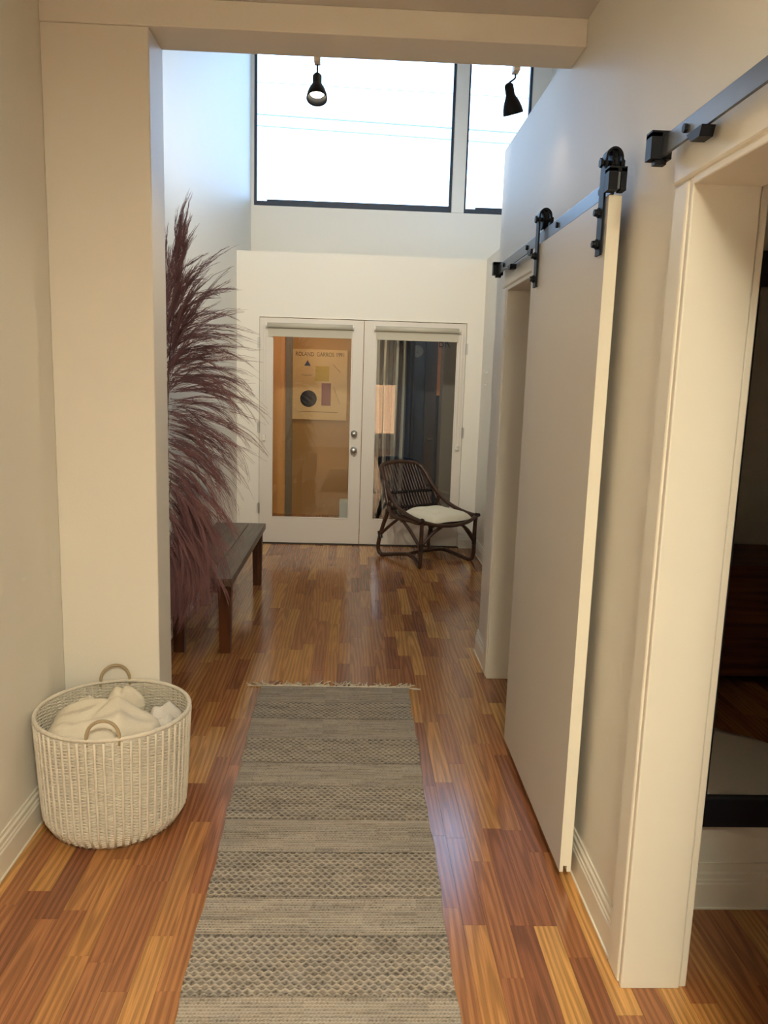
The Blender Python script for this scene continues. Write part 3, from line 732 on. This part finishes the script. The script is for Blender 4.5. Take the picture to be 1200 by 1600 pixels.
# wavy weave: diamonds of pale ridges
per, rp_ = .024, .0155
ph1 = yy/rp_ ; k_ = np.floor(ph1); off = np.where(k_ % 2 == 0, 0, pi)
wav = ph1-k_-.5 + .26*np.cos(2*pi*xm/per+off)
line = np.exp(-(wav/.17)**2)
zig_h = .0034*line
zig_c = .62+.36*line-.24*(1-line)*(fine > .70)-.10*(streak2 > .7)+.08*fine
hgt = np.where(zig > 0, zig_h, flat_h); lum = np.where(zig > 0, zig_c, flat_c)
for b in bands: lum = lum - .16*np.exp(-((yy-b)/.005)**2)
lum = np.clip(lum*(.94+.12*noise(60, 12)), .15, 1.1)
tint = np.stack([np.full_like(lum, .47), np.full_like(lum, .42), np.full_like(lum, .365)], -1)
warm = noise(30, 8)[..., None]*np.array([.05, .03, .0])
colr = (tint+warm)*(lum[..., None]**1.5)
zz = .006+hgt+.0012*np.sin(yy*5)*np.sin(U*4)
top = np.stack([xx, yy, zz], -1).reshape(-1, 3)
nt_ = (nx+1)*(ny+1); idx = np.arange(nt_).reshape(ny+1, nx+1)
q = np.stack([idx[:-1, :-1], idx[:-1, 1:], idx[1:, 1:], idx[1:, :-1]], -1).reshape(-1, 4)
rim = np.concatenate([idx[0, :], idx[1:, -1], idx[-1, -2::-1], idx[-2:0:-1, 0]])
low = top[rim].copy(); low[:, 2] = .0005
lowi = np.arange(nt_, nt_+len(rim)); rn = np.roll(rim, -1); ln = np.roll(lowi, -1)
side = np.stack([rim, lowi, ln, rn], -1)
verts = np.concatenate([top, low]); faces = np.concatenate([q, side])
me = bpy.data.meshes.new('runner_rug')
me.vertices.add(len(verts)); me.vertices.foreach_set('co', verts.astype(np.float32).ravel())
me.loops.add(faces.size); me.loops.foreach_set('vertex_index', faces.astype(np.int32).ravel())
me.polygons.add(len(faces)); me.polygons.foreach_set('loop_start', np.arange(0, faces.size, 4, dtype=np.int32))
me.update(calc_edges=True); me.validate()
cl_ = np.concatenate([colr.reshape(-1, 3), colr.reshape(-1, 3)[rim]])
rug = link('runner_rug', me, M['col'], None, True, col=cl_)
tag(rug, 'long taupe flatwoven runner with bands of wavy pattern and pale fringe', 'rug')
for i in range(30):
    t = i/29; x = -.431+.733*t; y = 3.733+.03*t*0
    m = MB()
    for s_ in range(3):
        a = random.uniform(-1.2, 1.2) + (-1.3 if i == 0 else 1.3 if i == 29 else 0); ln = random.uniform(.045, .085)
        p = [Vector((x, y-.004, .006))]; d = Vector((math.sin(a), math.cos(a), 0))
        for k in range(4):
            d = (d+Vector((random.uniform(-.45, .45), random.uniform(-.3, .2), 0))).normalized(); p.append(p[-1]+d*ln/4+Vector((0, 0, random.uniform(-.0015, .003)-.001)))
        for q_ in p: q_.z = max(q_.z, .0022)
        m.tube(catmull(p, 3), .0026, 5)
    m.build('tassel', M['cotton'], rug, smooth=True)
MB().tube([(-.433+.737*t, 3.733+.0015*math.sin(t*60), .007) for t in np.linspace(0, 1, 60)], .0035, 6).build('end_cord', M['cotton'], rug, smooth=True)

# ------------------------------------------------------------------ bench
be = empty('wooden_bench', (-.80, 4.93, 0), 'long low bench with weathered grey-brown top and stout brown legs', 'bench')
m = MB(); x0, x1, y0, y1 = -.185, .175, -.83, .79
pw_ = (x1-x0)/3
for i in range(3): MB().box((x0+pw_*i+.001, y0, .405), (x0+pw_*(i+1)-.001, y1, .448)).build('top_board', M['benchtop'], be, bevel=.003)
def bleg(cx, cy):
    t, b = .036, .029
    vs = [(cx-b, cy-b, 0), (cx+b, cy-b, 0), (cx+b, cy+b, 0), (cx-b, cy+b, 0), (cx-t, cy-t, .404), (cx+t, cy-t, .404), (cx+t, cy+t, .404), (cx-t, cy+t, .404)]
    MB().add(vs, [(0,3,2,1),(4,5,6,7),(0,1,5,4),(1,2,6,5),(2,3,7,6),(3,0,4,7)]).build('leg', M['benchleg'], be, bevel=.003)
for cx in (-.130, .120):
    for cy in (-.70, .745): bleg(cx, cy)
m = MB(); m.box((-.09, -.72, .34), (.08, -.69, .404)); m.build('apron', M['benchleg'], be)
m = MB(); m.box((-.09, .735, .34), (.08, .765, .404)); m.build('apron', M['benchleg'], be)

# ------------------------------------------------------------------ plum pampas plumes in a tall floor vase
pa = empty('pampas_arrangement', (-.945, 3.42, 0), 'tall arching plum coloured pampas plumes in a floor vase behind the pillar', 'plant')
PO = Vector((-.945, 3.42, 0))
MB().lathe([(.055, 0), (.062, .01), (.075, .12), (.078, .30), (.062, .48), (.042, .58), (.046, .62), (.040, .622), (.036, .58), (.02, .50)], (0, 0, 0), 32).build('vase', M['vase'], pa, smooth=True)
P1 = lambda px_, py_, Y: at_y(px_, py_, Y) - PO
def plume(root_px, angs, lens, n, spread, Ybase, axis_pts):
    """locks leave the axis with a heading (degrees, 0 = right, 90 = up), bend down and end in points"""
    m = MB(); ax = [P1(*a) for a in axis_pts]; ax = catmull([Vector((0, 0, .60))] + ax, 5)
    verts, faces = [], []
    k_px = 3.55/F; segs = 8
    def clamp(q_):
        q_.x = max(q_.x, XL+.02+.07*random.random()-PO.x); q_.y = max(q_.y, YP1+.02-PO.y); return q_
    for i in range(n):
        s_ = (i+random.random())/n
        (xa, ya), (xb, yb) = root_px
        p = P1(xa+(xb-xa)*s_+random.gauss(0, 5), ya+(yb-ya)*s_+random.gauss(0, 7), Ybase+random.gauss(0, .05))
        th = math.radians(angs[0]+(angs[1]-angs[0])*s_+random.gauss(0, spread))
        ln = (lens[0]+(lens[1]-lens[0])*s_)*random.uniform(.55, 1.12)*k_px
        bend = math.radians(random.gauss(60, 16))*(.45 if th > 1.1 else 1.0); yaw = random.gauss(0, .30); wob = random.uniform(0, 6)
        line = [p]
        for g in range(segs):
            d0 = th - bend*((g+.5)/segs)**1.1*max(math.cos(th*.62), .35) + .07*math.sin(wob+g*1.1)
            line.append(clamp(line[-1]+Vector((math.cos(d0)*math.cos(yaw), math.cos(d0)*math.sin(yaw)*.9+.06*math.sin(yaw*5), math.sin(d0)))*ln/segs))
        for b in range(random.randint(11, 19)):
            a0 = random.random()**1.3*.62; a1 = min(a0+random.uniform(.25, .6), 1.0+random.uniform(-.06, .04))
            o_ = Vector((random.gauss(0, 1), random.gauss(0, 1), random.gauss(0, 1))).normalized(); amp = random.uniform(.004, .020)*ln/.45
            pts = []
            for g in range(7):
                t = a0+(a1-a0)*g/6; f_ = min(t, .999)*segs; gi = min(int(f_), segs-1); c = line[gi].lerp(line[gi+1], f_-gi)
                if t > .999: c = c+(line[-1]-line[-2])*(t-.999)*segs
                sp = math.sin(pi*min((g/6)**.8*.78, 1))
                pts.append(clamp(c+o_*amp*sp+Vector((random.gauss(0, .0012), 0, random.gauss(0, .0012)))))
            m.tube(pts, [.00115*(1-.70*g/6) for g in range(7)], 3, cap=False)
            for h in range(9):
                f_ = random.uniform(.1, 1.0)*6; g = min(int(f_), 5); b0 = pts[g].lerp(pts[g+1], f_-g)
                t = (pts[g+1]-pts[g]).normalized(); q_ = Vector((random.gauss(0, 1), random.gauss(0, 1), random.gauss(0, 1))); q_ = (q_-t*q_.dot(t)).normalized()
                e_ = b0+(t+q_*random.uniform(.08, .34)).normalized()*random.uniform(.010, .026); sd = t.cross(q_)*.0005
                k_ = len(verts); verts += [b0-sd, b0+sd, e_]; faces.append((k_, k_+1, k_+2))
    m.add(verts, faces)
    o = m.build('plume', M['plume'], pa, fix=False)
    MB().tube(ax, [.004*(1-.7*i/len(ax)) for i in range(len(ax))], 6).build('stem', M['stem'], o, smooth=True)
    return o
random.seed(5)
plume(((262, 570), (281, 372)), (70, 84), (112, 70), 60, 6, 3.62, [(256, 780, 3.5), (262, 600, 3.6), (280, 400, 3.62)])
plume(((254, 620), (262, 440)), (66, 92), (130, 100), 34, 8, 3.52, [(254, 800, 3.46), (257, 620, 3.5), (262, 450, 3.52)])
plume(((262, 600), (274, 450)), (36, 60), (142, 108), 34, 9, 3.66, [(254, 800, 3.5), (262, 600, 3.62), (272, 470, 3.66)])
plume(((262, 640), (268, 520)), (12, 34), (155, 140), 28, 8, 3.56, [(252, 820, 3.46), (260, 650, 3.54), (268, 520, 3.56)])
plume(((260, 690), (266, 570)), (-6, 18), (158, 158), 28, 8, 3.70, [(252, 830, 3.5), (258, 700, 3.66), (266, 580, 3.7)])
plume(((260, 750), (264, 630)), (-26, -2), (158, 165), 30, 8, 3.58, [(252, 840, 3.46), (258, 760, 3.56), (264, 640, 3.58)])
plume(((262, 800), (264, 690)), (-42, -18), (168, 160), 32, 8, 3.66, [(250, 850, 3.5), (258, 800, 3.6), (264, 700, 3.66)])
plume(((262, 850), (268, 740)), (-56, -36), (170, 186), 64, 8, 3.54, [(250, 860, 3.46), (258, 820, 3.5), (268, 740, 3.54)])
plume(((262, 880), (284, 770)), (-66, -48), (120, 190), 80, 8, 3.62, [(250, 870, 3.48), (262, 860, 3.58), (280, 780, 3.62)])
plume(((262, 900), (300, 800)), (-74, -60), (90, 185), 74, 9, 3.57, [(250, 874, 3.48), (266, 868, 3.54), (296, 800, 3.57)])

# ------------------------------------------------------------------ rattan lounge chair
CC = Vector((.632, 6.655, 0)); Uc = Vector((.816, .578, 0)); Vc = Vector((.578, -.816, 0))
ch = empty('rattan_chair', CC, 'low dark rattan lounge chair in front of the right glass door', 'chair')
Lc = lambda u, v, z: Uc*u + Vc*v + Vector((0, 0, z))
def pole(name, pts, r=.0135, n=6, mt='rattan', closed=False):
    return MB().tube(catmull([Lc(*p) for p in pts], n, closed), r, 9, closed=closed).build(name, M[mt], ch, smooth=True)
def both(name, pts, r=.0135):
    for s_ in (-1, 1): pole(name, [(p[0]*s_, p[1], p[2]) for p in pts], r)
# outer hoop: backrest top sweeping down as arms to the front corners
half = [(.302, .300, .395), (.296, .20, .402), (.288, .07, .424), (.276, -.06, .470), (.262, -.17, .545), (.250, -.255, .630), (.236, -.32, .710), (.206, -.375, .765), (.125, -.402, .785)]
hoop = [(-u, v, z) for u, v, z in half] + [(0, -.410, .794)] + half[::-1]
pole('hoop', hoop, .0180)
# side frames: rear leg, floor runner, front leg in one bent pole
for s_ in (-1, 1):
    pole('leg_frame', [(s_*u, v, z) for u, v, z in ((.275, -.155, .50), (.272, -.185, .40), (.280, -.235, .27), (.287, -.275, .14), (.285, -.285, .06), (.270, -.245, .018), (.235, -.12, .040), (.205, .02, .060), (.225, .14, .045), (.275, .262, .015), (.296, .292, .05), (.296, .296, .15), (.295, .296, .28), (.298, .300, .395))], .0175)
    # side seat rail, from behind the back to the front corner
    pole('seat_rail', [(s_*u, v, z) for u, v, z in ((.255, -.275, .665), (.272, -.205, .52), (.280, -.150, .42), (.285, -.06, .372), (.290, .10, .372), (.298, .296, .388))], .0155)
    pole('brace', [(s_*.286, -.262, .19), (s_*.286, -.13, .29), (s_*.288, -.02, .365)], .0135)
    pole('brace', [(s_*.296, .294, .17), (s_*.292, .15, .29), (s_*.288, .03, .368)], .0135)
    pole('brace', [(s_*.294, .296, .19), (s_*.19, .315, .29), (s_*.085, .333, .352)], .0135)
    for (u, v, z, du, dv, dz) in ((.296, .295, .18, 0, 0, .03), (.299, .298, .392, 0, .012, .016), (.286, -.262, .19, 0, -.01, .03)):
        MB().tube([Lc(s_*(u-du), v-dv, z-dz), Lc(s_*(u+du), v+dv, z+dz)], .0185, 10).build('binding', M['binding'], ch)
pole('front_rail', [(-.330, .300, .400), (-.29, .305, .388), (-.17, .338, .358), (0, .350, .346), (.17, .338, .358), (.29, .305, .388), (.335, .300, .400)], .0165)
pole('stretcher', [(-.208, .02, .062), (-.10, .02, .070), (.10, .02, .070), (.208, .02, .062)], .0140)
NR = 15
for i in range(NR):
    t = i/(NR-1)*2-1; ub, us = .205*t, .235*t
    zt_ = .786-.022*t*t; vt = -.408+.03*t*t
    pole('slat', [(ub, vt, zt_), (ub*1.04, -.345, .690), (ub*1.07, -.270, .560), (ub*1.1, -.190, .430), (us, -.125, .375), (us, .02, .352), (us, .20, .348), (us*1.02, .335-.03*t*t, .352+.016*t*t)], .0078, 4)
for v, z in ((-.262, .545), (-.188, .425)):
    m = MB(); m.tube(catmull([Lc(-.262, v+.02, z), Lc(-.12, v, z), Lc(.12, v, z), Lc(.262, v+.02, z)], 6), .0125, 8)
    for i in range(NR):
        t = i/(NR-1)*2-1; m.tube([Lc(.222*t-.006, v+.002, z), Lc(.222*t+.006, v+.002, z)], .0165, 8)
    m.build('binding', M['binding'], ch)
pole('under_rail', [(-.288, .02, .352), (0, .02, .338), (.288, .02, .352)], .0110)
for (u, v) in ((-.272, .262), (.272, .262), (-.270, -.25), (.270, -.25)): MB().tube([Lc(u, v, 0), Lc(u, v, .012)], .015, 10).build('foot_cap', M['binding'], ch)
# loose cushion on the seat
n = 44; vs, fs = [], []
for side in (1, -1):
    for j in range(n+1):
        for i in range(n+1):
            a, b = i/n*2-1, j/n*2-1
            e = max((1-abs(a)**3.5)*(1-abs(b)**3.5), 0)**.42
            tuft = sum(.020*math.exp(-((a-p)**2+(b-q)**2)/.035) for p in (-.45, .45) for q in (-.4, .45))
            u_ = .225*a*(1-.05*b*b)+.020; v_ = .215*b*(1-.05*a*a)+.120
            z = .374+.012*a*a*0 + (e*.078-tuft*e+.003*math.sin(6*a+3*b) if side > 0 else -e*.012)
            z += .022*max(-b-.4, 0)
            vs.append(Lc(u_, v_, z)+CC)
q_ = (n+1)**2
for off, fl in ((0, 0), (q_, 1)):
    for j in range(n):
        for i in range(n):
            f_ = (off+j*(n+1)+i, off+j*(n+1)+i+1, off+(j+1)*(n+1)+i+1, off+(j+1)*(n+1)+i); fs.append(f_[::-1] if fl else f_)
tag(MB().add(vs, fs).build('seat_cushion', M['cushion'], smooth=True), 'cream tufted cushion lying on the rattan chair', 'cushion')
